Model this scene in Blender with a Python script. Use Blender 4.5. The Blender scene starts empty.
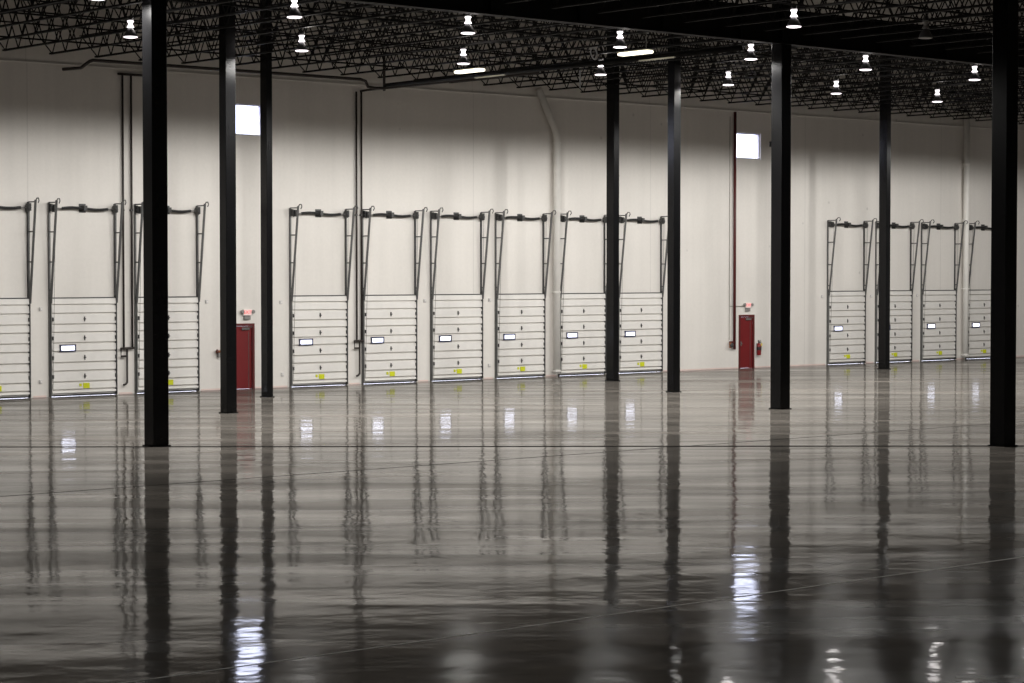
import bpy, bmesh, math, random
from mathutils import Vector, Matrix
random.seed(7)
S = bpy.context.scene
COL = S.collection
PI = math.pi

# ------------------------------------------------------------------ materials
def mat(name, col, rough=.6, metal=0., spec=.5, var=0., vscale=3., emis=None, estr=0., bump=0., bscale=20.):
    m = bpy.data.materials.new(name); m.use_nodes = True
    nt = m.node_tree; b = nt.nodes['Principled BSDF']
    b.inputs['Base Color'].default_value = (*col, 1)
    b.inputs['Roughness'].default_value = rough
    b.inputs['Metallic'].default_value = metal
    b.inputs['Specular IOR Level'].default_value = spec
    tc = nt.nodes.new('ShaderNodeTexCoord')
    if var > 0:
        n = nt.nodes.new('ShaderNodeTexNoise'); n.inputs['Scale'].default_value = vscale
        n.inputs['Detail'].default_value = 6
        nt.links.new(tc.outputs['Object'], n.inputs['Vector'])
        r = nt.nodes.new('ShaderNodeMapRange')
        r.inputs['From Min'].default_value = .3; r.inputs['From Max'].default_value = .7
        r.inputs['To Min'].default_value = 1 - var; r.inputs['To Max'].default_value = 1 + var
        nt.links.new(n.outputs['Fac'], r.inputs['Value'])
        v = nt.nodes.new('ShaderNodeVectorMath'); v.operation = 'SCALE'
        v.inputs[0].default_value = col
        nt.links.new(r.outputs[0], v.inputs['Scale'])
        nt.links.new(v.outputs[0], b.inputs['Base Color'])
    if bump > 0:
        n2 = nt.nodes.new('ShaderNodeTexNoise'); n2.inputs['Scale'].default_value = bscale
        nt.links.new(tc.outputs['Object'], n2.inputs['Vector'])
        bp = nt.nodes.new('ShaderNodeBump'); bp.inputs['Strength'].default_value = bump
        bp.inputs['Distance'].default_value = .01
        nt.links.new(n2.outputs['Fac'], bp.inputs['Height'])
        nt.links.new(bp.outputs[0], b.inputs['Normal'])
    if emis:
        b.inputs['Emission Color'].default_value = (*emis, 1)
        b.inputs['Emission Strength'].default_value = estr
        m.cycles.emission_sampling = 'NONE'
    return m

M = {}
M['steel_black'] = mat('black_painted_steel', (.0055, .0055, .006), .2, 0, .2, .15, 1.5)
M['joist'] = mat('dark_joist_steel', (.007, .0065, .0065), .6, 0, .12, .2, 2)
M['deck'] = mat('grey_roof_deck', (.28, .265, .24), .55, 0, .4, .08, .6)
M['door'] = mat('white_door_steel', (.75, .73, .70), .5, 0, .3, .03, 4)
M['rubber'] = mat('black_rubber', (.02, .02, .022), .7)
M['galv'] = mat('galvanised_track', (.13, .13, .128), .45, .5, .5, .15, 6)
M['galv_lit'] = mat('galvanised_lit_side', (.30, .30, .29), .5, .3, .5, .1, 6)  # paler copy of the track metal: lit left side put into colour
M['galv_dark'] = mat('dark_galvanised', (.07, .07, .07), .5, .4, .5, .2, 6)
M['spring'] = mat('black_spring_steel', (.015, .015, .016), .5, .2)
M['frame_blue'] = mat('blue_grey_window_rim', (.04, .045, .09), .5)
M['sticker'] = mat('yellow_sticker', (.62, .66, .02), .5, 0, .3, .05, 30)
M['red_door'] = mat('red_door_paint', (.16, .010, .012), .4, 0, .4, .06, 3)
M['red_frame'] = mat('dark_red_frame_paint', (.10, .012, .012), .4, 0, .4)
M['red_pipe'] = mat('dark_red_pipe_paint', (.085, .008, .008), .45)
M['pipe_dark'] = mat('dark_iron_pipe', (.035, .028, .025), .5, .2, .4, .2, 8)
M['pipe_white'] = mat('white_painted_pipe', (.84, .82, .78), .55, 0, .3, .03, 4)
M['brass'] = mat('brass_valve_metal', (.35, .14, .06), .4, .5)
M['sign_white'] = mat('white_sign_plastic', (.8, .76, .74), .4)
M['sign_red'] = mat('red_sign_letters', (.70, .06, .07), .4, emis=(1, .10, .10), estr=.45)
M['sign_face'] = mat('pink_lit_sign_face', (.80, .66, .64), .4, emis=(1, .55, .52), estr=.28)
M['grey_plastic'] = mat('grey_lamp_plastic', (.25, .24, .23), .4)
M['chrome'] = mat('chrome_metal', (.6, .6, .6), .2, .9)
M['ext_red'] = mat('red_extinguisher_paint', (.20, .006, .008), .3)
M['black'] = mat('black_plastic', (.015, .015, .015), .5)
M['yellow'] = mat('yellow_tag', (.7, .55, .05), .5)
M['reflector'] = mat('frosted_aluminium_reflector', (.10, .10, .105), .45, .6)
M['lens'] = mat('glowing_lamp_lens', (.9, .9, .9), .4, emis=(1, .90, .93), estr=16)
M['lens_warm'] = mat('glowing_strip_lens', (.9, .9, .85), .4, emis=(1, .93, .72), estr=3)
M['lamp_neck'] = mat('lit_lamp_neck', (.9, .9, .9), .4, emis=(1, .93, .95), estr=4)
M['housing'] = mat('grey_strip_housing', (.35, .34, .30), .5, .2)
M['cord'] = mat('pale_cord', (.6, .62, .64), .5)
M['apron'] = mat('outdoor_apron_concrete', (.045, .045, .08), .8, 0, .1, .05, 2)
M['white_frame'] = mat('pale_window_frame', (.62, .60, .60), .5)
M['base_pink'] = mat('pale_pink_base_sealant', (.74, .60, .56), .6, 0, .3, .08, 2)
M['joint_pale'] = mat('pale_floor_joint_filler', (.8, .78, .74), .8, 0, .1)
M['ledge'] = mat('pale_ledge_light_line', (.86, .84, .80), .5)
M['joint'] = mat('dark_floor_joint_filler', (.02, .019, .018), .9, 0, .0)

def glass():
    m = bpy.data.materials.new('clear_window_glass'); m.use_nodes = True
    nt = m.node_tree; nt.nodes.remove(nt.nodes['Principled BSDF'])
    o = nt.nodes['Material Output']
    t = nt.nodes.new('ShaderNodeBsdfTransparent'); t.inputs[0].default_value = (.96, .97, 1, 1)
    g = nt.nodes.new('ShaderNodeBsdfGlossy'); g.inputs['Roughness'].default_value = .05
    mx = nt.nodes.new('ShaderNodeMixShader')
    mx.inputs[0].default_value = .06; nt.links.new(t.outputs[0], mx.inputs[1]); nt.links.new(g.outputs[0], mx.inputs[2])
    nt.links.new(mx.outputs[0], o.inputs[0])
    return m
M['glass'] = glass()

def wall_mat():
    m = bpy.data.materials.new('white_painted_concrete_wall'); m.use_nodes = True
    nt = m.node_tree; N = nt.nodes; L = nt.links; b = N['Principled BSDF']
    b.inputs['Roughness'].default_value = .7; b.inputs['Specular IOR Level'].default_value = .25
    tc = N.new('ShaderNodeTexCoord')
    def noise(scale, vec=None, det=6):
        n = N.new('ShaderNodeTexNoise'); n.inputs['Scale'].default_value = scale; n.inputs['Detail'].default_value = det
        L.new(vec or tc.outputs['Object'], n.inputs['Vector']); return n.outputs['Fac']
    def rng(v, a, b_, c, d):
        r = N.new('ShaderNodeMapRange'); r.inputs['From Min'].default_value = a; r.inputs['From Max'].default_value = b_
        r.inputs['To Min'].default_value = c; r.inputs['To Max'].default_value = d; L.new(v, r.inputs['Value']); return r.outputs[0]
    def mul(a, c):
        k = N.new('ShaderNodeMath'); k.operation = 'MULTIPLY'; L.new(a, k.inputs[0]); L.new(c, k.inputs[1]); return k.outputs[0]
    mp = N.new('ShaderNodeMapping'); mp.inputs['Scale'].default_value = (2.2, 1, .12)
    L.new(tc.outputs['Object'], mp.inputs['Vector'])
    blot = rng(noise(.35), .3, .7, .955, 1.03)
    streak = rng(noise(1.2, mp.outputs[0]), .3, .7, .97, 1.02)
    v = N.new('ShaderNodeTexVoronoi'); v.inputs['Scale'].default_value = .75
    L.new(tc.outputs['Object'], v.inputs['Vector'])
    pits = rng(v.outputs['Distance'], .03, .06, .80, 1.0)
    fine = rng(noise(9), .3, .7, .98, 1.015)
    f = mul(mul(blot, streak), mul(pits, fine))
    sx = N.new('ShaderNodeSeparateXYZ'); L.new(tc.outputs['Object'], sx.inputs[0])
    ad = N.new('ShaderNodeMath'); ad.operation = 'ADD'; ad.inputs[1].default_value = 2.75
    L.new(sx.outputs[0], ad.inputs[0])
    md = N.new('ShaderNodeMath'); md.operation = 'PINGPONG'; md.inputs[1].default_value = 4.6
    L.new(ad.outputs[0], md.inputs[0])
    seam = rng(md.outputs[0], .012, .03, .88, 1.0)
    f = mul(f, seam)
    sc = N.new('ShaderNodeVectorMath'); sc.operation = 'SCALE'; sc.inputs[0].default_value = (.765, .735, .695)
    L.new(f, sc.inputs['Scale']); L.new(sc.outputs[0], b.inputs['Base Color'])
    bp = N.new('ShaderNodeBump'); bp.inputs['Strength'].default_value = .25; bp.inputs['Distance'].default_value = .01
    L.new(noise(5), bp.inputs['Height']); L.new(bp.outputs[0], b.inputs['Normal'])
    return m
M['wall'] = wall_mat()

def floor_mat():
    m = bpy.data.materials.new('polished_concrete_floor'); m.use_nodes = True
    nt = m.node_tree; N = nt.nodes; L = nt.links; b = N['Principled BSDF']
    tc = N.new('ShaderNodeTexCoord')
    mp = N.new('ShaderNodeMapping'); mp.inputs['Rotation'].default_value = (0, 0, math.radians(38))
    L.new(tc.outputs['Object'], mp.inputs['Vector'])
    mp2 = N.new('ShaderNodeMapping'); mp2.inputs['Scale'].default_value = (.10, .62, 1)
    L.new(mp.outputs[0], mp2.inputs['Vector'])
    def noise(scale, vec, det=5, dist=0):
        n = N.new('ShaderNodeTexNoise'); n.inputs['Scale'].default_value = scale; n.inputs['Detail'].default_value = det
        n.inputs['Distortion'].default_value = dist
        L.new(vec, n.inputs['Vector']); return n.outputs['Fac']
    def rng(v, a, b_, c, d):
        r = N.new('ShaderNodeMapRange'); r.inputs['From Min'].default_value = a; r.inputs['From Max'].default_value = b_
        r.inputs['To Min'].default_value = c; r.inputs['To Max'].default_value = d; L.new(v, r.inputs['Value']); return r.outputs[0]
    n1 = noise(1.0, mp2.outputs[0], 6, .4)
    n2 = noise(.25, tc.outputs['Object'])
    k = N.new('ShaderNodeMath'); k.operation = 'MULTIPLY'
    L.new(rng(n1, .32, .68, .55, 1.25), k.inputs[0]); L.new(rng(n2, .3, .7, .85, 1.12), k.inputs[1])
    sc = N.new('ShaderNodeVectorMath'); sc.operation = 'SCALE'; sc.inputs[0].default_value = FLOORCOL
    L.new(k.outputs[0], sc.inputs['Scale']); L.new(sc.outputs[0], b.inputs['Base Color'])
    b.inputs['Roughness'].default_value = 1
    rgh = rng(n1, .3, .7, FR0, FR1)
    b.inputs['Specular IOR Level'].default_value = 0
    # gentle unevenness of the slab
    a = noise(.9, tc.outputs['Object'], 3)
    c = noise(1.0, mp2.outputs[0], 3, .3)
    ad = N.new('ShaderNodeMath'); ad.operation = 'ADD'; L.new(a, ad.inputs[0]); L.new(c, ad.inputs[1])
    bp = N.new('ShaderNodeBump'); bp.inputs['Strength'].default_value = 1; bp.inputs['Distance'].default_value = FBUMP
    L.new(ad.outputs[0], bp.inputs['Height']); L.new(bp.outputs[0], b.inputs['Normal'])
    gl = N.new('ShaderNodeBsdfGlossy'); gl.inputs['Color'].default_value = (1, 1, 1, 1)
    L.new(rgh, gl.inputs['Roughness']); L.new(bp.outputs[0], gl.inputs['Normal'])
    fr = N.new('ShaderNodeFresnel'); fr.inputs['IOR'].default_value = 1.32
    n3 = noise(1.3, mp2.outputs[0], 6, .6)
    kk = N.new('ShaderNodeMath'); kk.operation = 'MULTIPLY'
    L.new(fr.outputs[0], kk.inputs[0]); L.new(rng(n3, .34, .66, .36, .82), kk.inputs[1])
    mx = N.new('ShaderNodeMixShader'); L.new(kk.outputs[0], mx.inputs[0])
    L.new(b.outputs[0], mx.inputs[1]); L.new(gl.outputs[0], mx.inputs[2])
    L.new(mx.outputs[0], N['Material Output'].inputs[0])
    return m
FLOORCOL = (.170, .155, .138); FR0, FR1 = .085, .04; FSPEC = .28; FBUMP = .010
M['floor'] = floor_mat()

# ------------------------------------------------------------------ geometry helpers
class MB:
    def __init__(s): s.v = []; s.f = []
    def box(s, x0, x1, y0, y1, z0, z1):
        n = len(s.v)
        s.v += [(x0,y0,z0),(x1,y0,z0),(x1,y1,z0),(x0,y1,z0),(x0,y0,z1),(x1,y0,z1),(x1,y1,z1),(x0,y1,z1)]
        s.f += [tuple(n+i for i in q) for q in ((0,3,2,1),(4,5,6,7),(0,1,5,4),(1,2,6,5),(2,3,7,6),(3,0,4,7))]
        return s
    def tube(s, pts, r, seg=8, closed=False):
        pts = [Vector(p) for p in pts]; n = len(pts); base = len(s.v)
        rs = r if isinstance(r, (list, tuple)) else [r]*n
        up = None
        for i, p in enumerate(pts):
            if closed: d = (pts[(i+1) % n] - pts[i-1]).normalized()
            else: d = ((pts[min(i+1, n-1)] - p).normalized() + (p - pts[max(i-1, 0)]).normalized()).normalized()
            if up is None:
                up = Vector((0,0,1)) if abs(d.z) < .9 else Vector((1,0,0))
            a = (up - d*up.dot(d)).normalized(); up = a; b = d.cross(a)
            for k in range(seg):
                t = 2*PI*k/seg + PI/seg
                s.v.append(tuple(p + (a*math.cos(t) + b*math.sin(t))*rs[i]))
        for i in range(n if closed else n-1):
            for k in range(seg):
                k2 = (k+1) % seg; j = (i+1) % n
                s.f.append((base+i*seg+k, base+i*seg+k2, base+j*seg+k2, base+j*seg+k))
        if not closed:
            s.f.append(tuple(base+k for k in reversed(range(seg))))
            s.f.append(tuple(base+(n-1)*seg+k for k in range(seg)))
        return s
    def lathe(s, prof, c=(0,0,0), axis='z', seg=24):
        base = len(s.v); n = len(prof)
        for (r, h) in prof:
            for k in range(seg):
                t = 2*PI*k/seg; x, y = r*math.cos(t), r*math.sin(t)
                p = (x, y, h) if axis == 'z' else ((h, x, y) if axis == 'x' else (x, h, y))
                s.v.append((c[0]+p[0], c[1]+p[1], c[2]+p[2]))
        for i in range(n-1):
            for k in range(seg):
                k2 = (k+1) % seg
                s.f.append((base+i*seg+k, base+i*seg+k2, base+(i+1)*seg+k2, base+(i+1)*seg+k))
        s.f.append(tuple(base+k for k in reversed(range(seg))))
        s.f.append(tuple(base+(n-1)*seg+k for k in range(seg)))
        return s
    def prism_x(s, prof, x0, x1):      # profile in (y, z) extruded along x
        n = len(prof); b = len(s.v)
        s.v += [(x0, y, z) for y, z in prof] + [(x1, y, z) for y, z in prof]
        for i in range(n):
            j = (i+1) % n; s.f.append((b+i, b+j, b+n+j, b+n+i))
        s.f.append(tuple(b+i for i in reversed(range(n)))); s.f.append(tuple(b+n+i for i in range(n)))
        return s
    def build(s, name, m, parent=None, loc=(0,0,0), smooth=False, bevel=0):
        me = bpy.data.meshes.new(name); me.from_pydata(s.v, [], s.f); me.update()
        bm = bmesh.new(); bm.from_mesh(me); bmesh.ops.recalc_face_normals(bm, faces=bm.faces)
        bm.to_mesh(me); bm.free()
        me.materials.append(m)
        if smooth:
            for p in me.polygons: p.use_smooth = len(p.vertices) == 4
        o = bpy.data.objects.new(name, me); COL.objects.link(o); o.location = loc
        if parent: o.parent = parent
        if bevel:
            bv = o.modifiers.new('bevel', 'BEVEL'); bv.width = bevel; bv.segments = 2; bv.limit_method = 'ANGLE'
        return o

def tag(o, label=None, cat=None, group=None, kind=None):
    if label: o['label'] = label
    if cat: o['category'] = cat
    if group: o['group'] = group
    if kind: o['kind'] = kind
    return o
def thing(name, loc, label, cat, group=None):
    o = bpy.data.objects.new(name, None); COL.objects.link(o); o.location = loc; o.empty_display_size = .2
    return tag(o, label, cat, group)
def struct(o): o['kind'] = 'structure'; return o
def kids(o): return [c for c in list(bpy.data.objects) if c.parent == o]
def copy_tree(o, parent=None):
    c = o.copy(); COL.objects.link(c)
    if parent: c.parent = parent
    for ch in kids(o): copy_tree(ch, c)
    return c

# ------------------------------------------------------------------ layout (metres; dock wall face is y = 0, room is y < 0)
CAMD = 62.9607
DECK = 12.95
LEDGE = 10.63
DX = [31.62, 34.76, 37.92, 44.12, 47.25, 50.38, 53.49, 56.69, 59.80, 72.28, 75.48, 78.64, 81.90]   # left edge of each dock door
DW = 2.47; DH = 3.15
OPEN = []                                                    # wall openings x0, x1, z0, z1
for x in DX: OPEN.append((x+.06, x+DW-.06, 0.0, 3.05))
WIN = [(41.40, 43.02, 8.66, 9.74), (66.55, 68.07, 8.69, 9.78)]
PD = [(41.62, 42.62, 0, 2.21), (66.80, 67.68, 0, 2.19)]
OPEN += WIN + PD

# ------------------------------------------------------------------ setting
XL, XR, YN = -8., 100., -72.
MB().box(XL, XR, YN, .30, -.3, 0).build('floor', M['floor']); struct(bpy.data.objects['floor'])
def wall_with_holes():
    xs = sorted({XL, XR} | {o[0] for o in OPEN} | {o[1] for o in OPEN}); zs = sorted({0., LEDGE} | {o[2] for o in OPEN} | {o[3] for o in OPEN})
    bm = MB(); idx = {}
    def solid(i, j):
        if i < 0 or j < 0 or i >= len(xs)-1 or j >= len(zs)-1: return False
        cx = (xs[i]+xs[i+1])/2; cz = (zs[j]+zs[j+1])/2
        return not any(o[0] < cx < o[1] and o[2] < cz < o[3] for o in OPEN)
    def V(i, j, k):
        key = (i, j, k)
        if key not in idx: idx[key] = len(bm.v); bm.v.append((xs[i], (0., .30)[k], zs[j]))
        return idx[key]
    for i in range(len(xs)-1):
        for j in range(len(zs)-1):
            if not solid(i, j): continue
            bm.f.append((V(i,j,0), V(i+1,j,0), V(i+1,j+1,0), V(i,j+1,0)))
            bm.f.append((V(i,j,1), V(i,j+1,1), V(i+1,j+1,1), V(i+1,j,1)))
            if not solid(i-1, j): bm.f.append((V(i,j,0), V(i,j+1,0), V(i,j+1,1), V(i,j,1)))
            if not solid(i+1, j): bm.f.append((V(i+1,j,0), V(i+1,j,1), V(i+1,j+1,1), V(i+1,j+1,0)))
            if not solid(i, j-1): bm.f.append((V(i,j,0), V(i,j,1), V(i+1,j,1), V(i+1,j,0)))
            if not solid(i, j+1): bm.f.append((V(i,j+1,0), V(i+1,j+1,0), V(i+1,j+1,1), V(i,j+1,1)))
    bm.box(XL, XR, .07, .30, LEDGE, DECK)
    return bm
struct(wall_with_holes().build('wall_back', M['wall']))
struct(MB().box(XL-.3, XL, YN, .3, 0, DECK).build('wall_left', M['wall']))
struct(MB().box(XR, XR+.3, YN, .3, 0, DECK).build('wall_right', M['wall']))
struct(MB().box(XL-.3, XR+.3, YN-.3, YN, 0, DECK).build('wall_front', M['wall']))
struct(MB().box(XL-4, XR+4, .30, 30, -.32, -.02).build('ground_outside', M['apron']))
# corrugated roof deck
def deck():
    prof = []; y = YN
    while y < .3:
        prof += [(y, DECK), (y+.09, DECK), (y+.12, DECK+.06), (y+.21, DECK+.06)]; y += .24
    bm = MB(); n = len(prof)
    bm.v = [(XL-.3, y, z) for y, z in prof] + [(XR+.3, y, z) for y, z in prof]
    bm.f = [(i, i+1, n+i+1, n+i) for i in range(n-1)]
    bm.box(XL-.3, XR+.3, YN-.3, .3, DECK+.07, DECK+.25)
    return bm
struct(deck().build('ceiling', M['deck']))
struct(MB().box(XL, XR, -.03, .07, LEDGE-.0, LEDGE+.035).build('trim_2', M['ledge']))  # pale strip added to draw the light line along the ledge
# base sealant strip between doors
segs = []; cur = XL
for a, b in sorted([(x-.10, x+DW+.10) for x in DX] + [(p[0]-.06, p[1]+.06) for p in PD]):
    segs.append((cur, a)); cur = b
segs.append((cur, XR))
bb = MB()
for a, b in segs:
    if b > a: bb.box(a, b, -.012, 0, 0, .055)
struct(bb.build('baseboard_back', M['base_pink']))
# floor joint (saw cut with filler): crosses the slab by the columns
def strip(name, p, q, w, m, z=.001):
    p = Vector(p); q = Vector(q); d = (q-p).normalized(); n = Vector((-d.y, d.x, 0))*w/2
    bm = MB()
    a, b, c, e = p+n, q+n, q-n, p-n
    bm.v = [(v.x, v.y, 0) for v in (a, b, c, e)] + [(v.x, v.y, z+.001) for v in (a, b, c, e)]
    bm.f = [(3,2,1,0),(4,5,6,7),(0,1,5,4),(1,2,6,5),(2,3,7,6),(3,0,4,7)]
    return struct(bm.build(name, m))
d0 = Vector((23.944, -17.302, 0)); d1 = Vector((41.633, -32.188, 0)); dd = (d1-d0).normalized()
strip('trim_1', d0-dd*6, d1+dd*4, .26, M['joint'])

strip('trim_3', (5, -27.4, 0), (95, -27.4, 0), .05, M['joint'])
strip('trim_4', (2, -44.35, 0), (80, -44.35, 0), .04, M['joint_pale'])
# windows high on the wall
for i, (x0, x1, z0, z1) in enumerate(WIN):
    w = bpy.data.objects.new('window_%d' % (i+1), None); COL.objects.link(w); struct(w); w.location = ((x0+x1)/2, .1, z0)
    f = MB(); t = .05; hx = (x1-x0)/2; h = z1-z0
    f.box(-hx, -hx+t, -.04, .06, 0, h).box(hx-t, hx, -.04, .06, 0, h).box(-hx+t, hx-t, -.04, .06, 0, t).box(-hx+t, hx-t, -.04, .06, h-t, h)
    f.build('window_frame', M['white_frame'], w)
    MB().box(-hx+t, hx-t, .0, .012, t, h-t).build('pane', M['glass'], w)

# red exit doors
def text_mesh(name, s, size, m, parent, loc, ext=.004):
    c = bpy.data.curves.new(name, 'FONT'); c.body = s; c.size = size; c.extrude = ext; c.align_x = 'CENTER'; c.align_y = 'CENTER'
    t = bpy.data.objects.new('tmp', c); COL.objects.link(t)
    bpy.context.view_layer.update()
    me = bpy.data.meshes.new_from_object(t.evaluated_get(bpy.context.evaluated_depsgraph_get()))
    bpy.data.objects.remove(t); me.name = name; me.materials.clear(); me.materials.append(m)
    o = bpy.data.objects.new(name, me); COL.objects.link(o); o.parent = parent
    o.location = loc; o.rotation_euler = (PI/2, 0, 0)
    return o
for i, (x0, x1, z0, z1) in enumerate(PD):
    d = bpy.data.objects.new('door_%d' % (i+1), None); COL.objects.link(d); struct(d); d.location = ((x0+x1)/2, 0, 0)
    hw = (x1-x0)/2; h = z1
    f = MB(); t = .06
    f.box(-hx*0-hw-.03, -hw+t, -.03, .16, 0, h+.03).box(hw-t, hw+.03, -.03, .16, 0, h+.03).box(-hw+t, hw-t, -.03, .16, h-t, h+.03)
    f.build('door_frame', M['red_frame'], d)
    leaf = MB().box(-hw+t+.005, hw-t-.005, .02, .065, .004, h-t-.005).build('door_leaf', M['red_door'], d, bevel=.004)
    MB().box(-hw+t+.02, -hw+t+.10, -.035, .02, 1.0, 1.05).box(-hw+t+.03, -hw+t+.09, .0, .02, .93, 1.12).build('door_handle', M['chrome'], leaf)
    MB().box(hw-.50, hw-.18, -.04, .02, h-.19, h-.12).tube([(hw-.45, -.05, h-.10), (hw-.12, -.10, h-.09)], .014, 6).build('door_closer', M['chrome'], leaf)
    MB().box(hw-t-.14, hw-t-.125, .008, .02, .05, h-t-.2).build('edge_strip', M['galv'], leaf)

# ------------------------------------------------------------------ dock doors (one thing each)
def make_dock_door():
    root = thing('dock_door', (0, 0, 0), 'x', 'dock door', 'sectional dock doors along the white wall')
    W = DW; e = .07
    SEC = [(.06, .185), (.185, .79), (.79, 1.42), (1.42, 2.03), (2.03, 2.64), (2.64, 3.15)]
    def section(z0, z1, mids):
        lines = [z0] + mids + [z1]
        prof = []
        for a, b in zip(lines[:-1], lines[1:]):
            prof += [(-.045, a), (-.045, a+.046), (-.115, a+.054), (-.094, b-.006)]
        prof += [(-.045, z1), (-.03, z1), (-.03, z0)]
        return MB().prism_x(prof, e, W-e)
    for k, (z0, z1) in enumerate(SEC):
        mids = [] if k == 0 else [(.44, 1.06, 1.69, 2.29, 2.92)[k-1]]
        s = section(z0, z1, mids).build('door_section', M['door'], root)
        if 1 <= k <= 4:
            zc = z0+.455
            MB().box(W/2-.014, W/2+.014, -.14, -.094, zc-.075, zc+.075).tube([(W/2-.035, -.135, zc), (W/2+.035, -.135, zc)], .022, 6).build('hinge', M['galv_dark'], s)
            for xx in (e+.02, W-e-.02):
                MB().box(xx-.02, xx+.02, -.14, -.092, zc-.06, zc+.06).build('hinge', M['galv_dark'], s)
    # vision panel in the upper middle section
    a, b, c, d = .33, .91, 1.435, 1.675
    t = .05
    w = MB().box(a, b, -.14, -.09, c, c+t).box(a, b, -.14, -.09, d-t, d).box(a, a+t, -.14, -.09, c+t, d-t).box(b-t, b, -.14, -.09, c+t, d-t)
    w = w.build('vision_window', M['frame_blue'], root)
    MB().box(a+t, b-t, -.132, -.125, c+t, d-t).build('pane', M['daypane'], w)
    MB().box(W/2-.06, W/2+.17, -.1235, -.100, .245, .415).build('sticker', M['sticker'], root)
    MB().box(W/2-.20, W/2-.12, -.1235, -.100, .31, .40).build('sticker', M['sticker'], root)
    MB().box(e, W-e, -.095, -.03, .008, .06).build('bottom_seal', M['rubber'], root)
    MB().box(e-.03, W-e+.03, -.10, -.0, 3.15, 3.185).build('top_rail', M['galv_dark'], root)
    for s, x0 in ((-1, 0.), (1, W)):
        ix = x0 - s*.035
        # flush wall angle with the lower track; left-right shading put into the colours
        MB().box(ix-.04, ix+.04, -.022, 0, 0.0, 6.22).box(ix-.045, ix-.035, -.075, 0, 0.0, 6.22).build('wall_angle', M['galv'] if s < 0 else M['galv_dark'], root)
        MB().box(ix-.012-s*.02, ix+.012-s*.02, -.14 if s > 0 else -.09, -.022, 0.02, 3.25).build('lower_track', M['galv_dark'] if s > 0 else M['galv_lit'], root)
        tr = MB().tube([(ix, -.10, 3.0), (ix, -.16, 3.5), (ix, -.50, 6.28)], .040, 6)
        tr = tr.build('sloped_track', M['galv'], root)
        for zz in (3.42, 4.32, 5.28):
            yy = -.16 - (zz-3.5)/(2.78)*.34
            MB().box(ix-.014, ix+.014, yy, -.01, zz-.02, zz+.02).build('track_brace', M['galv'], root)
        MB().box(ix-.014, ix+.014, -.50, -.01, 6.20, 6.24).tube(
            [(ix, -.50, 6.25), (ix, -.58, 6.33), (ix, -.68, 6.33), (ix, -.72, 6.25), (ix, -.66, 6.18)], .02, 6).build('track_hook', M['galv'], root)
        MB().box(ix-.012, ix+.012, -.20, -.023, 5.94, 6.18).build('bearing_plate', M['galv_dark'], root)
        dx = ix - s*.09
        MB().lathe([(.06, -.05), (.125, -.045), (.125, .045), (.06, .05)], (dx, -.16, 6.04), 'x', 20).build('cable_drum', M['galv_dark'], root, smooth=False)
        MB().tube([(dx, -.27, 6.02), (ix-s*.05, -.11, .2)], .006, 5).build('lift_cable', M['galv_dark'], root)
    MB().tube([(0, -.16, 6.04), (W, -.16, 6.04)], .016, 8).build('torsion_shaft', M['galv'], root)
    for a, b, sg in ((.42, 1.18, -1), (1.30, W-.38, 1)):
        n = 26; pts = []; rad = []
        for k in range(n+1):
            u = k/n; pts.append((a+(b-a)*u, -.16, 6.04 - sg*.028*math.sin(u*PI)))
            rad.append(.042 + .005*(k % 2))
        MB().tube(pts, rad, 10).build('torsion_spring', M['spring'], root)
    MB().box(W/2-.06, W/2+.06, -.24, -.0, 5.98, 6.14).box(W/2-.12, W/2+.12, -.02, 0, 5.92, 6.2).build('centre_bracket', M['galv_dark'], root)
    return root
# frosted daylight pane of the door lights: daylight shines through the thin plastic
M['daypane'] = mat('daylit_frosted_pane', (.8, .82, .9), .3, emis=(.80, .82, 1.0), estr=9)
M['daypane'].cycles.emission_sampling = 'NONE'

door_labels = [
    'white dock door cut by the left edge of the photo, leftmost of all',
    'white dock door second from the left edge, between the cut-off door and the pipe risers',
    'white dock door standing behind the first thick black column at left',
    'white dock door right of the left red exit door, first of the middle row of six',
    'second dock door of the middle row, just right of the paired dark pipes',
    'third dock door of the middle row of six, counted from the left red door',
    'fourth dock door of the middle row, left of the fat white downpipe',
    'fifth dock door of the middle row, between the white downpipe and the thin column',
    'last dock door of the middle row, between the thin column and the black column right of it',
    'first dock door of the right-hand row, nearest the red door with extinguisher',
    'dock door of the right-hand row that the thin column cuts in two',
    'third dock door of the right-hand row, between the thin column and the white downpipe',
    'rightmost dock door, partly hidden by the black column at the right edge',
]
proto = make_dock_door()
for i, x in enumerate(DX):
    o = proto if i == 0 else copy_tree(proto)
    o.location = (x, -.001, 0)
    o['label'] = door_labels[i]

# ------------------------------------------------------------------ columns
def column(x, y, sx, sy, label, top=DECK):
    o = MB().box(-sx/2, sx/2, -sy/2, sy/2, .03, top).build('steel_column', M['steel_black'], None, (x, y, 0), bevel=.012)
    tag(o, label, 'column', 'black steel roof columns')
    p = MB().box(-sx/2-.03, sx/2+.03, -sy/2-.03, sy/2+.03, 0, .03)
    p.build('base_plate', M['steel_black'], o)
    return o
cols = [
    (26.81, -19.39, .41, .41, 'wide black column nearest the left edge, in front of the third dock door'),
    (34.65, -10.51, .34, .34, 'black column just left of the left red exit door'),
    (40.03, -4.59, .22, .36, 'slim black column just right of the left red exit door'),
    (55.52, -4.29, .27, .40, 'slim black column between the last two dock doors of the middle row'),
    (51.96, -11.01, .31, .31, 'black column just right of the last dock door of the middle row'),
    (47.86, -19.50, .41, .41, 'thick black column right of the fire extinguisher'),
    (70.87, -4.34, .26, .40, 'slim black column in front of the right-hand row of dock doors'),
    (41.56, -32.09, .42, .42, 'black column at the right edge of the photo'),
]
for c in cols: column(*c)

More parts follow.
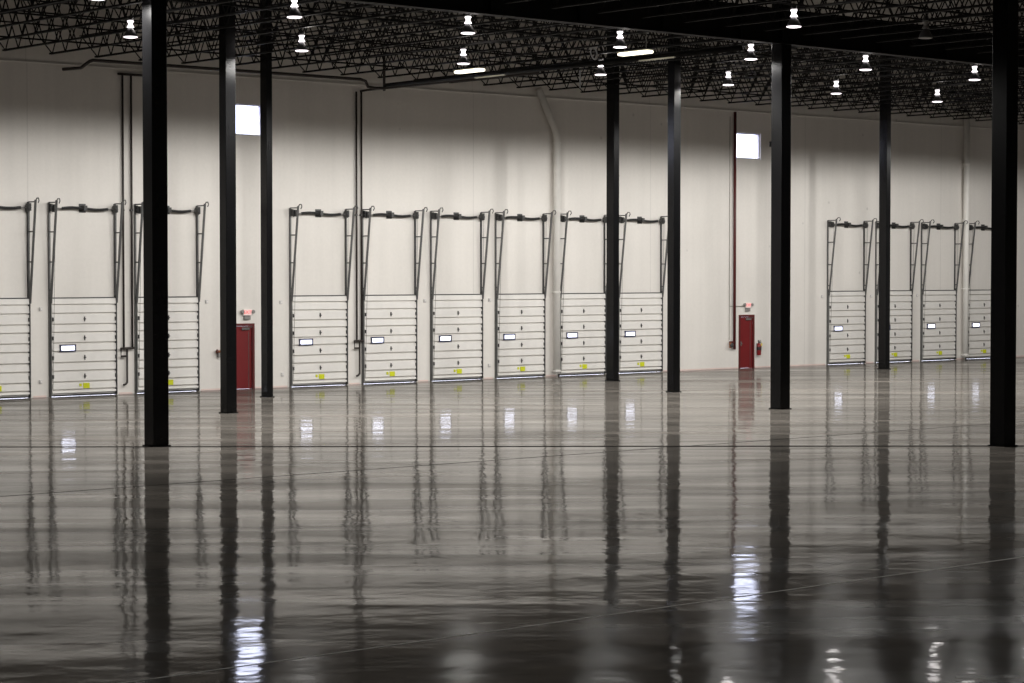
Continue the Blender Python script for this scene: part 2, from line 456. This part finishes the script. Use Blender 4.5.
# ------------------------------------------------------------------ roof steel
GY = -19.6
g = MB().box(18, 74, GY-.02, GY+.02, 10.62, 11.6).box(18, 74, GY-.16, GY+.16, 10.6, 10.64).box(18, 74, GY-.16, GY+.16, 11.56, 11.6)
for k in range(19): g.box(18+3.1*k, 18.03+3.1*k, GY-.15, GY+.15, 10.64, 11.56)
tag(g.build('roof_girder', M['joist']), 'deep black roof girder running along the row of columns near the front', 'girder')
JZ0, JZ1 = 10.84, 11.62
def make_joist(length, endcut, name, label, group, depth=JZ1-JZ0, panel=.82):
    root = thing(name, (0, 0, 0), label, 'roof joist', group)
    L = length; b0 = endcut
    MB().box(-.055, -.008, -L, 0, depth-.03, depth).box(.008, .055, -L, 0, depth-.03, depth).build('top_chord', M['joist'], root)
    MB().box(-.05, -.008, -L+.6, -b0, 0, .05).box(.008, .05, -L+.6, -b0, 0, .05).build('bottom_chord', M['joist'], root)
    pts = [(0, -.05, depth-.02), (0, -b0-.12, .015)]
    y = -b0-.12; up = True
    while y > -L+1.0:
        y -= panel/2; pts.append((0, y, depth-.02 if up else .015)); up = not up
    pts.append((0, -L+.05, depth-.02))
    w = MB(); r = .020
    # bent round bar
    for a, b in zip(pts[:-1], pts[1:]): w.tube([a, b], r, 4)
    w.build('web_bar', M['joist'], root)
    return root
JL = -GY - .0
jp = make_joist(JL-.05, .95, 'bar_joist', 'thin black bar joist of the row spanning from the dock wall to the deep girder', 'bar joists between dock wall and girder')
xs = [32.78 + 1.621*(k-8) for k in range(0, 44)]
for i, x in enumerate(xs):
    o = jp if i == 0 else copy_tree(jp)
    o.location = (x, .07, JZ0)
jn = make_joist(14.4, .6, 'bar_joist', 'thin black bar joist of the row on the near side of the deep girder', 'bar joists on the near side of the girder')
for i, x in enumerate([28.6 + 1.621*k for k in range(23)]):
    o = jn if i == 0 else copy_tree(jn)
    o.location = (x, GY+.02, JZ0+.0)
# upper roof trusses crossing above the joists, carrying the deck
def purlin(y, x0, x1):
    root = thing('roof_purlin', (x0, y, JZ1), 'x', 'roof purlin', 'upper roof purlins under the deck')
    L = x1-x0; H = DECK-JZ1-.002
    MB().box(0, L, -.05, .05, H-.05, H).build('top_chord', M['joist'], root)
    MB().box(0, L, -.05, .05, 0, .04).build('bottom_chord', M['joist'], root)
    w = MB(); p = 1.6; n = int(L/p)
    for k in range(n):
        a = k*p; w.tube([(a, 0, .02), (a+p/2, 0, H-.03)], .02, 4); w.tube([(a+p/2, 0, H-.03), (a+p, 0, .02)], .02, 4)
    w.build('web_bar', M['joist'], root)
    root['label'] = 'black latticed roof purlin crossing above the joists just under the deck'
    return root
for y in (-1.8, -4.6, -7.03, -9.6, -12.0, -15.4, -18.6, -22.2, -26.0, -30.0): purlin(y, 19, 88 if y > GY else 66)
# bridging angles tying the joists
for y, z in ((-4.2, JZ0+.03), (-9.8, JZ0+.03), (-15.0, JZ0+.03), (-24.6, JZ0+.03), (-29.2, JZ0+.03)):
    o = MB().box(0, (68 if y > GY else 40), -.02, .02, 0, .012).box(0, (68 if y > GY else 40), -.02, -.012, 0, .05).build('bridging_angle', M['joist'], None, (20 if y > GY else 28, y, z))
    tag(o, 'thin black bridging angle tying the bar joists together', 'bridging angle', 'bridging angles under the joists')

# ------------------------------------------------------------------ lamps
LE = 1.0
def make_highbay():
    root = thing('high_bay_lamp', (0, 0, 0), 'x', 'ceiling lamp', 'round high bay lamps')
    MB().lathe([(.19, .02), (.205, .0), (.205, .03), (.185, .10), (.13, .20), (.075, .27), (.06, .29)], seg=28).build('reflector', M['reflector'], root, smooth=True)
    MB().lathe([(.150, -.02), (.215, -.003), (.215, .012), (.15, .016)], seg=28).build('lens', M['lens'], root)
    MB().lathe([(.115, .30), (.062, .39), (.06, .41), (.10, .49), (.10, .50)], seg=24).build('neck', M['lamp_neck'], root)
    MB().lathe([(.09, .535), (.09, .62), (.05, .66)], seg=20).build('ballast', M['black'], root)
    MB().tube([(0, 0, .66), (0, 0, 1.42)], .012, 6).build('hanging_rod', M['joist'], root)
    return root
lamps = []
row1 = [30.5, 36.1, 41.9, 47.5, 53.3, 58.7, 64.3, 70.0, 75.6, 81.2]
row2 = [31.25, 36.65, 42.1, 47.3, 52.5, 57.9, 63.4]
lab1 = ['glowing high bay lamp just left of the first thick black column', 'lower glowing high bay lamp of the two just right of the third column',
        'glowing high bay lamp just above the left strip light', 'glowing high bay lamp just left of the slim column in the middle',
        'glowing high bay lamp high above the left side of the right red door', 'glowing high bay lamp right of the thick column beyond the fire extinguisher',
        'glowing high bay lamp right of the slim column, lowest at the right', 'high bay lamp beyond the right edge column', 'high bay lamp beyond the right edge, further on', 'high bay lamp far beyond the right edge']
lab2 = ['glowing high bay lamp right of the third column, upper of the two there',
        'glowing high bay lamp upper of the two above the left strip light', 'glowing high bay lamp behind the slim middle column above the right strip light',
        'glowing high bay lamp touching the left side of the thick right-hand column', 'glowing high bay lamp touching the left side of the slim right-hand column',
        'glowing high bay lamp touching the left side of the right edge column', 'high bay lamp hidden beyond the right edge']
E1 = [1.2, 1., 1.15, .22, 1.0, 1.45, .6, .95, 1.3, 1.]
JX = [32.78 + 1.621*(k-8) for k in range(60)]
def clear(x):
    j = min(JX, key=lambda q: abs(q-x))
    return j if abs(x-j) < .12 else x
pos = [(clear(x), -12.2, 10.2, l, e) for x, l, e in zip(row1, lab1, E1)] + [(clear(x), -18.75, 10.2, l, .3 if abs(x-47.3) < .1 else .8) for x, l in zip(row2, lab2)] + \
      [(25.7, -18.75+.0, 10.2, 'glowing high bay lamp cut by the top edge left of the first column', .9), (41.93, -25.3, 10.2, 'lamp at the right side of the thick column near the top edge', .5)]
hb = make_highbay()
for i, (x, y, z, l, e) in enumerate(pos):
    o = hb if i == 0 else copy_tree(hb)
    o.location = (x, y, z); o['label'] = l; o.scale = (.86, .86, .86)
    ld = bpy.data.lights.new('bulb', 'SPOT'); ld.energy = 800*LE*e; ld.color = (1, .975, .935)
    ld.spot_size = math.radians(174); ld.spot_blend = .15; ld.shadow_soft_size = .16
    lo = bpy.data.objects.new('bulb', ld); COL.objects.link(lo); lo.parent = o; lo.location = (0, 0, -.06)
    lu = bpy.data.lights.new('uplight', 'POINT'); lu.energy = 8*e; lu.color = (1, .93, .88); lu.shadow_soft_size = .1
    lv = bpy.data.objects.new('uplight', lu); COL.objects.link(lv); lv.parent = o; lv.location = (.25, 0, .48)
# one unlit dome
dome = copy_tree(hb); dome.scale = (.86, .86, .86); dome.location = (46.56, -25.8, 10.2); dome['label'] = 'unlit grey high bay lamp high at the right above the slim column'
for c in kids(dome):
    if c.type == 'LIGHT': bpy.data.objects.remove(c)
    elif c.name.startswith(('lens', 'neck')):
        c.data = c.data.copy(); c.data.materials[0] = M['grey_plastic']
# strip lamps
for (y0, y1, lab) in ((-7.8, -9.1, 'glowing strip light above the middle dock doors, left of the two'), (-15.45, -16.75, 'glowing strip light behind the slim middle column')):
    t = thing('strip_lamp', (45.25, (y0+y1)/2, 10.40), lab, 'strip lamp', 'strip lights along the roof')
    hl = abs(y1-y0)/2
    MB().prism_x([(-hl, .09), (-hl, .12), (hl, .12), (hl, .09)], -.16, .16).tube([(0, -hl*.7, .12), (0, -hl*.7, 1.2)], .01, 5).tube([(0, hl*.7, .12), (0, hl*.7, 1.2)], .01, 5).build('housing', M['housing'], t)
    MB().box(-.14, .14, -hl+.02, hl-.02, .0, .085).build('lens', M['lens_warm'], t, bevel=.03)
    ar = bpy.data.lights.new('tube_glow', 'AREA'); ar.shape = 'RECTANGLE'; ar.size = .25; ar.size_y = hl*2; ar.energy = 12; ar.color = (1, .94, .75)
    ao = bpy.data.objects.new('tube_glow', ar); COL.objects.link(ao); ao.parent = t; ao.location = (0, 0, -.02)
    r = MB().box(-.035, .035, -hl-.1, hl+.1, 0, .04).build('conduit_rail', M['housing'], None, (45.95, (y0+y1)/2-.2, 10.28))
    tag(r, 'pale rail hanging beside the ' + ('left' if y0 > -10 else 'right') + ' strip light', 'rail')
    for s in (-1, 1): MB().tube([(0, s*hl*.8, .04), (0, s*hl*.8, 1.3)], .008, 5).build('hanger', M['joist'], r)

# coil and pull cord near the roof
c = MB()
pts = [(.0+.11*math.cos(a), .11*math.sin(a)*.8, .19*math.sin(a+.3)) for a in [2*PI*k/20 for k in range(20)]]
c.tube(pts, .022, 6, closed=True).tube([(0, 0, .15), (-.25, 0, .19)], .01, 5)
tag(c.build('cable_coil', M['cord'], None, (46.0, -13.5, 10.68)), 'small pale coil of cable hanging among the roof joists', 'cable')
c = MB().tube([(0, 0, 0), (0, 0, 1.3)], .025, 6)
tag(c.build('vent_rod', M['cord'], None, (51.37, -7.03, 10.32)), 'short pale vertical rod hanging from the joists left of the slim column', 'rod')

# ------------------------------------------------------------------ pipes
def pipe(name, pts, r, m, label, cat, group=None, seg=10, loc=None):
    p0 = Vector(loc or pts[0])
    o = MB().tube([Vector(p)-p0 for p in pts], r, seg).build(name, m, None, p0, smooth=True)
    return tag(o, label, cat, group)
# sprinkler main along the wall top
pipe('sprinkler_main', [(34.6, -1.3, 10.36), (34.9, -1.9, 10.38), (34.98, -2.3, 10.56), (35.1, -2.3, 10.6), (45.5, -2.3, 10.6), (45.72, -2.3, 10.55), (45.78, -2.35, 10.36), (46.0, -2.45, 10.32), (46.35, -2.6, 10.32)], .055, M['pipe_dark'],
     'dark sprinkler main running along the top of the wall at left', 'pipe')
pipe('sprinkler_branch', [(46.35, -2.6, 10.42), (46.36, -19.3, 10.42)], .075, M['joist'], 'thick dark sprinkler branch running from the wall out over the floor', 'pipe')
pipe('sprinkler_drop', [(46.82, -1.91, 10.3), (46.82, -1.91, 11.6)], .05, M['pipe_dark'], 'short dark vertical pipe at the end of the sprinkler main', 'pipe')
# risers
def riser(xa, xb, zt, zb, lab):
    root = thing('pipe_riser', (xa, -.08, 0), lab, 'pipes', 'paired dark pipes between dock doors')
    for x, k in ((xa, 0), (xb, 1)):
        MB().tube([(x-xa, 0, zb), (x-xa, 0, zt)], .035, 8).build('pipe', M['pipe_dark'], root, smooth=True)
    w = xb-xa
    MB().tube([(-.05, -.03, zb), (w+.04, -.03, zb)], .04, 8).build('cross_pipe', M['pipe_dark'], root)
    MB().tube([(-.02, -.03, zb), (-.13, -.03, zb), (-.13, -.03, zb-.26), (.1, -.03, zb-.26)], .035, 8).build('bypass_loop', M['pipe_dark'], root)
    MB().tube([(.1, -.03, zb), (.1, -.03, .38), (.04, -.03, .32), (-.05, -.05, .30)], .035, 8).build('drain_pipe', M['pipe_dark'], root, smooth=True)
    MB().box(-.04, .04, -.03, .078, 6.0, 6.05).box(w-.04, w+.04, -.03, .078, 6.0, 6.05).build('clamp', M['galv'], root)
    return root
riser(37.47, 37.79, 10.44, 1.50, 'pair of thin dark pipes on the wall right of the second dock door')
riser(46.98, 47.20, 10.40, 1.55, 'pair of thin dark wall pipes left of the second middle-row door')
pipe('header_pipe', [(37.30, -.08, 10.46), (38.9, -.08, 10.46)], .04, M['pipe_dark'], 'short dark horizontal pipe on top of the left pair of risers', 'pipe')
pipe('header_pipe', [(47.15, -.08, 10.42), (47.3, -.3, 10.46), (47.65, -1.2, 10.5), (47.7, -9.0, 10.5)], .04, M['pipe_dark'], 'dark pipe leaving the middle pair of risers into the roof', 'pipe')
# red riser and conduit by the right exit door
rr = thing('red_standpipe', (66.43, -.09, 0), 'dark red standpipe on the wall left of the right red exit door', 'pipe')
MB().tube([(0, 0, .80), (0, 0, 10.6)], .058, 10).build('pipe', M['red_pipe'], rr, smooth=True)
MB().tube([(0, 0, 1.10), (-.30, -.02, 1.10)], .045, 8).build('side_outlet', M['red_pipe'], rr)
MB().lathe([(.05, 0), (.09, .01), (.09, .04), (.05, .05)], (-.26, -.13, .98), 'y', 14).tube([(-.26, -.02, .98), (-.26, -.12, .98)], .05, 8).build('valve_wheel', M['galv_dark'], rr)
MB().tube([(-.26, -.02, 1.10), (-.26, -.02, .86)], .05, 8).build('valve_body', M['brass'], rr)
cd = MB().tube([(0, 0, 8.2-.9), (0, 0, 2.75)], .016, 6).tube([(0, 0, 2.58), (.95, 0, 2.58)], .018, 6).tube([(0,0,2.75),(0,0,2.58)], .018, 6).tube([(0,0,1.2),(0,0,2.58)], .012, 6).tube([(0,0,7.3),(0,0,10.4)], .012, 6)
tag(cd.build('conduit', M['housing'], None, (66.19, -.03, 0)), 'thin grey conduit beside the red standpipe leading to the exit sign', 'conduit')
# small valve left of the left exit door
v = thing('wall_valve', (41.17, -.1, 1.25), 'small reddish brass valve sticking out beside the left black column', 'valve')
MB().tube([(-.12, 0, .06), (.2, 0, .06)], .045, 8).build('outlet', M['brass'], v)
MB().lathe([(.03, 0), (.07, .01), (.07, .04), (.03, .05)], (-.12, 0, .06), 'x', 12).build('cap', M['red_pipe'], v)
MB().box(-.05, .05, -.02, .1, -.14, .0).build('mount', M['grey_plastic'], v)

# white roof drain pipes
def drain(x, top, kink, label):
    pts = [(x, -.22, .10), (x, -.22, kink-.25), (x-.04, -.22, kink)]
    if top: pts += [(x-.95, -.22, 10.95)]
    else: pts = [(x, -.22, .10), (x, -.22, 11.6)]
    o = MB().tube([Vector(p)-Vector((x, -.22, 0)) for p in pts], .135, 16).build('drain_pipe', M['pipe_white'], None, (x, -.22, 0), smooth=True)
    tag(o, label, 'pipe')
    for z in (.18, 3.2, 6.3, 8.9):
        MB().lathe([(.136, z), (.155, z), (.155, z+.06), (.136, z+.06)], seg=16).build('collar', M['pipe_white'], o)
        MB().box(-.05, .05, .13, .217, z, z+.06).build('bracket', M['pipe_white'], o)
drain(56.43, True, 9.35, 'fat white drain pipe with a slanted top between two dock doors of the middle row')
drain(81.62, False, 0, 'fat white straight drain pipe left of the rightmost dock door')

# ------------------------------------------------------------------ exit signs, extinguisher, small wall boxes
def exit_sign(x, z, lab):
    t = thing('exit_sign', (x, -.03, z), lab, 'exit sign', 'lit exit signs over the red doors')
    MB().box(-.17, .17, -.06, .03, -.11, .11).build('housing', M['sign_white'], t, bevel=.01)
    MB().box(-.15, .15, -.064, -.0602, -.095, .095).build('face', M['sign_face'], t)
    text_mesh('lettering', 'EXIT', .16, M['sign_red'], t, (0, -.068, 0), .003)
    MB().box(-.13, .13, -.05, .03, -.25, -.13).build('battery_box', M['grey_plastic'], t, bevel=.01)
    for s in (-1, 1):
        MB().lathe([(.02, .05), (.06, .03), (.065, -.03), (.05, -.04)], (s*.22, -.06, .02), 'y', 14).tube([(s*.15, -.02, .0), (s*.22, -.04, .02)], .012, 6).build('lamp_head', M['grey_plastic'], t)
    return t
exit_sign(67.27, 2.62, 'pink lit exit sign on the wall above the right red door')
exit_sign(42.33, 2.62, 'pink lit exit sign on the wall above the left red door')
fe = thing('fire_extinguisher', (67.88, -.12, .52), 'red fire extinguisher hanging on the wall right of the right red door', 'fire extinguisher')
MB().lathe([(.03, .0), (.085, .015), (.09, .05), (.09, .40), (.07, .47), (.03, .51)], seg=20).build('cylinder', M['ext_red'], fe, smooth=True)
MB().lathe([(.0905, .22), (.0925, .225), (.0925, .34), (.0905, .345)], seg=20).build('paper_label', M['black'], fe)
MB().lathe([(.03, .51), (.035, .55), (.02, .58)], seg=12).box(-.012, .012, -.12, .04, .57, .59).box(-.012, .012, -.11, .04, .62, .635).box(-.012, .012, .02, .05, .57, .63).build('valve_handle', M['black'], fe)
MB().tube([(.03, 0, .55), (.12, -.02, .52), (.125, -.02, .35), (.11, -.01, .15)], .014, 6).build('hose', M['black'], fe)
MB().box(.03, .11, -.09, -.08, .40, .50).build('inspection_tag', M['yellow'], fe)
MB().box(-.02, .02, .075, .12, .1, .5).build('wall_bracket', M['galv'], fe)

boxes = [(34.47, 2.82, 'between the cut-off door and the second dock door'), (40.72, 3.0, 'right of the third dock door'), (43.75, 2.95, 'left of the first door of the middle row'),
         (50.12, 2.95, 'left of the third door of the middle row'), (53.22, 2.95, 'left of the fourth door of the middle row'), (59.5, 2.9, 'left of the last door of the middle row'), (71.95, 2.95, 'left of the first right-hand door'),
         (75.2, 2.95, 'between the first two right-hand doors'), (78.35, 2.95, 'left of the third right-hand door'), (43.8, .45, 'low on the wall left of the middle row'), (34.45, .5, 'low between the two leftmost doors'), (53.2, .5, 'low between third and fourth middle doors')]
for x, z, l in boxes:
    b = MB().box(-.05, .05, 0, .045, -.06, .06).build('junction_box', M['white_frame'], None, (x, -.045, z), bevel=.006)
    tag(b, 'small pale wall box ' + l, 'junction box', 'small boxes on the dock wall')
    MB().box(-.02, .02, -.02, 0, -.025, .025).build('button', M['pipe_white'], b)

b = MB().box(-.07, .07, 0, .08, -.11, .11).build('wall_speaker', M['galv_dark'], None, (68.67, -.08, 9.36), bevel=.01)
tag(b, 'small dark box high on the wall right of the right window', 'wall speaker')
MB().box(-.05, .05, -.006, 0, -.08, .08).build('grille', M['black'], b)

# ------------------------------------------------------------------ world, camera
w = bpy.data.worlds.new('World'); S.world = w; w.use_nodes = True
bg = w.node_tree.nodes['Background']; bg.inputs[0].default_value = (.80, .83, 1.0, 1); bg.inputs[1].default_value = 30
cam = bpy.data.cameras.new('camera'); co = bpy.data.objects.new('camera', cam); COL.objects.link(co)
cam.sensor_width = 36; cam.lens = 2200/1024*36; cam.clip_end = 500
a = math.radians(49.2000); p = math.radians(1.8094)
F = Vector((math.cos(a)*math.cos(p), math.sin(a)*math.cos(p), -math.sin(p)))
co.location = (0, -CAMD, 4); co.rotation_euler = F.to_track_quat('-Z', 'Y').to_euler()
S.camera = co
S.view_settings.view_transform = 'Standard'; S.view_settings.look = 'None'
S.view_settings.exposure = 0; S.view_settings.gamma = 1; S.view_settings.use_curve_mapping = False
S.cycles.use_denoising = True
S.cycles.max_bounces = 8; S.cycles.diffuse_bounces = 5
S.cycles.sample_clamp_indirect = 6; S.cycles.sample_clamp_direct = 2.5
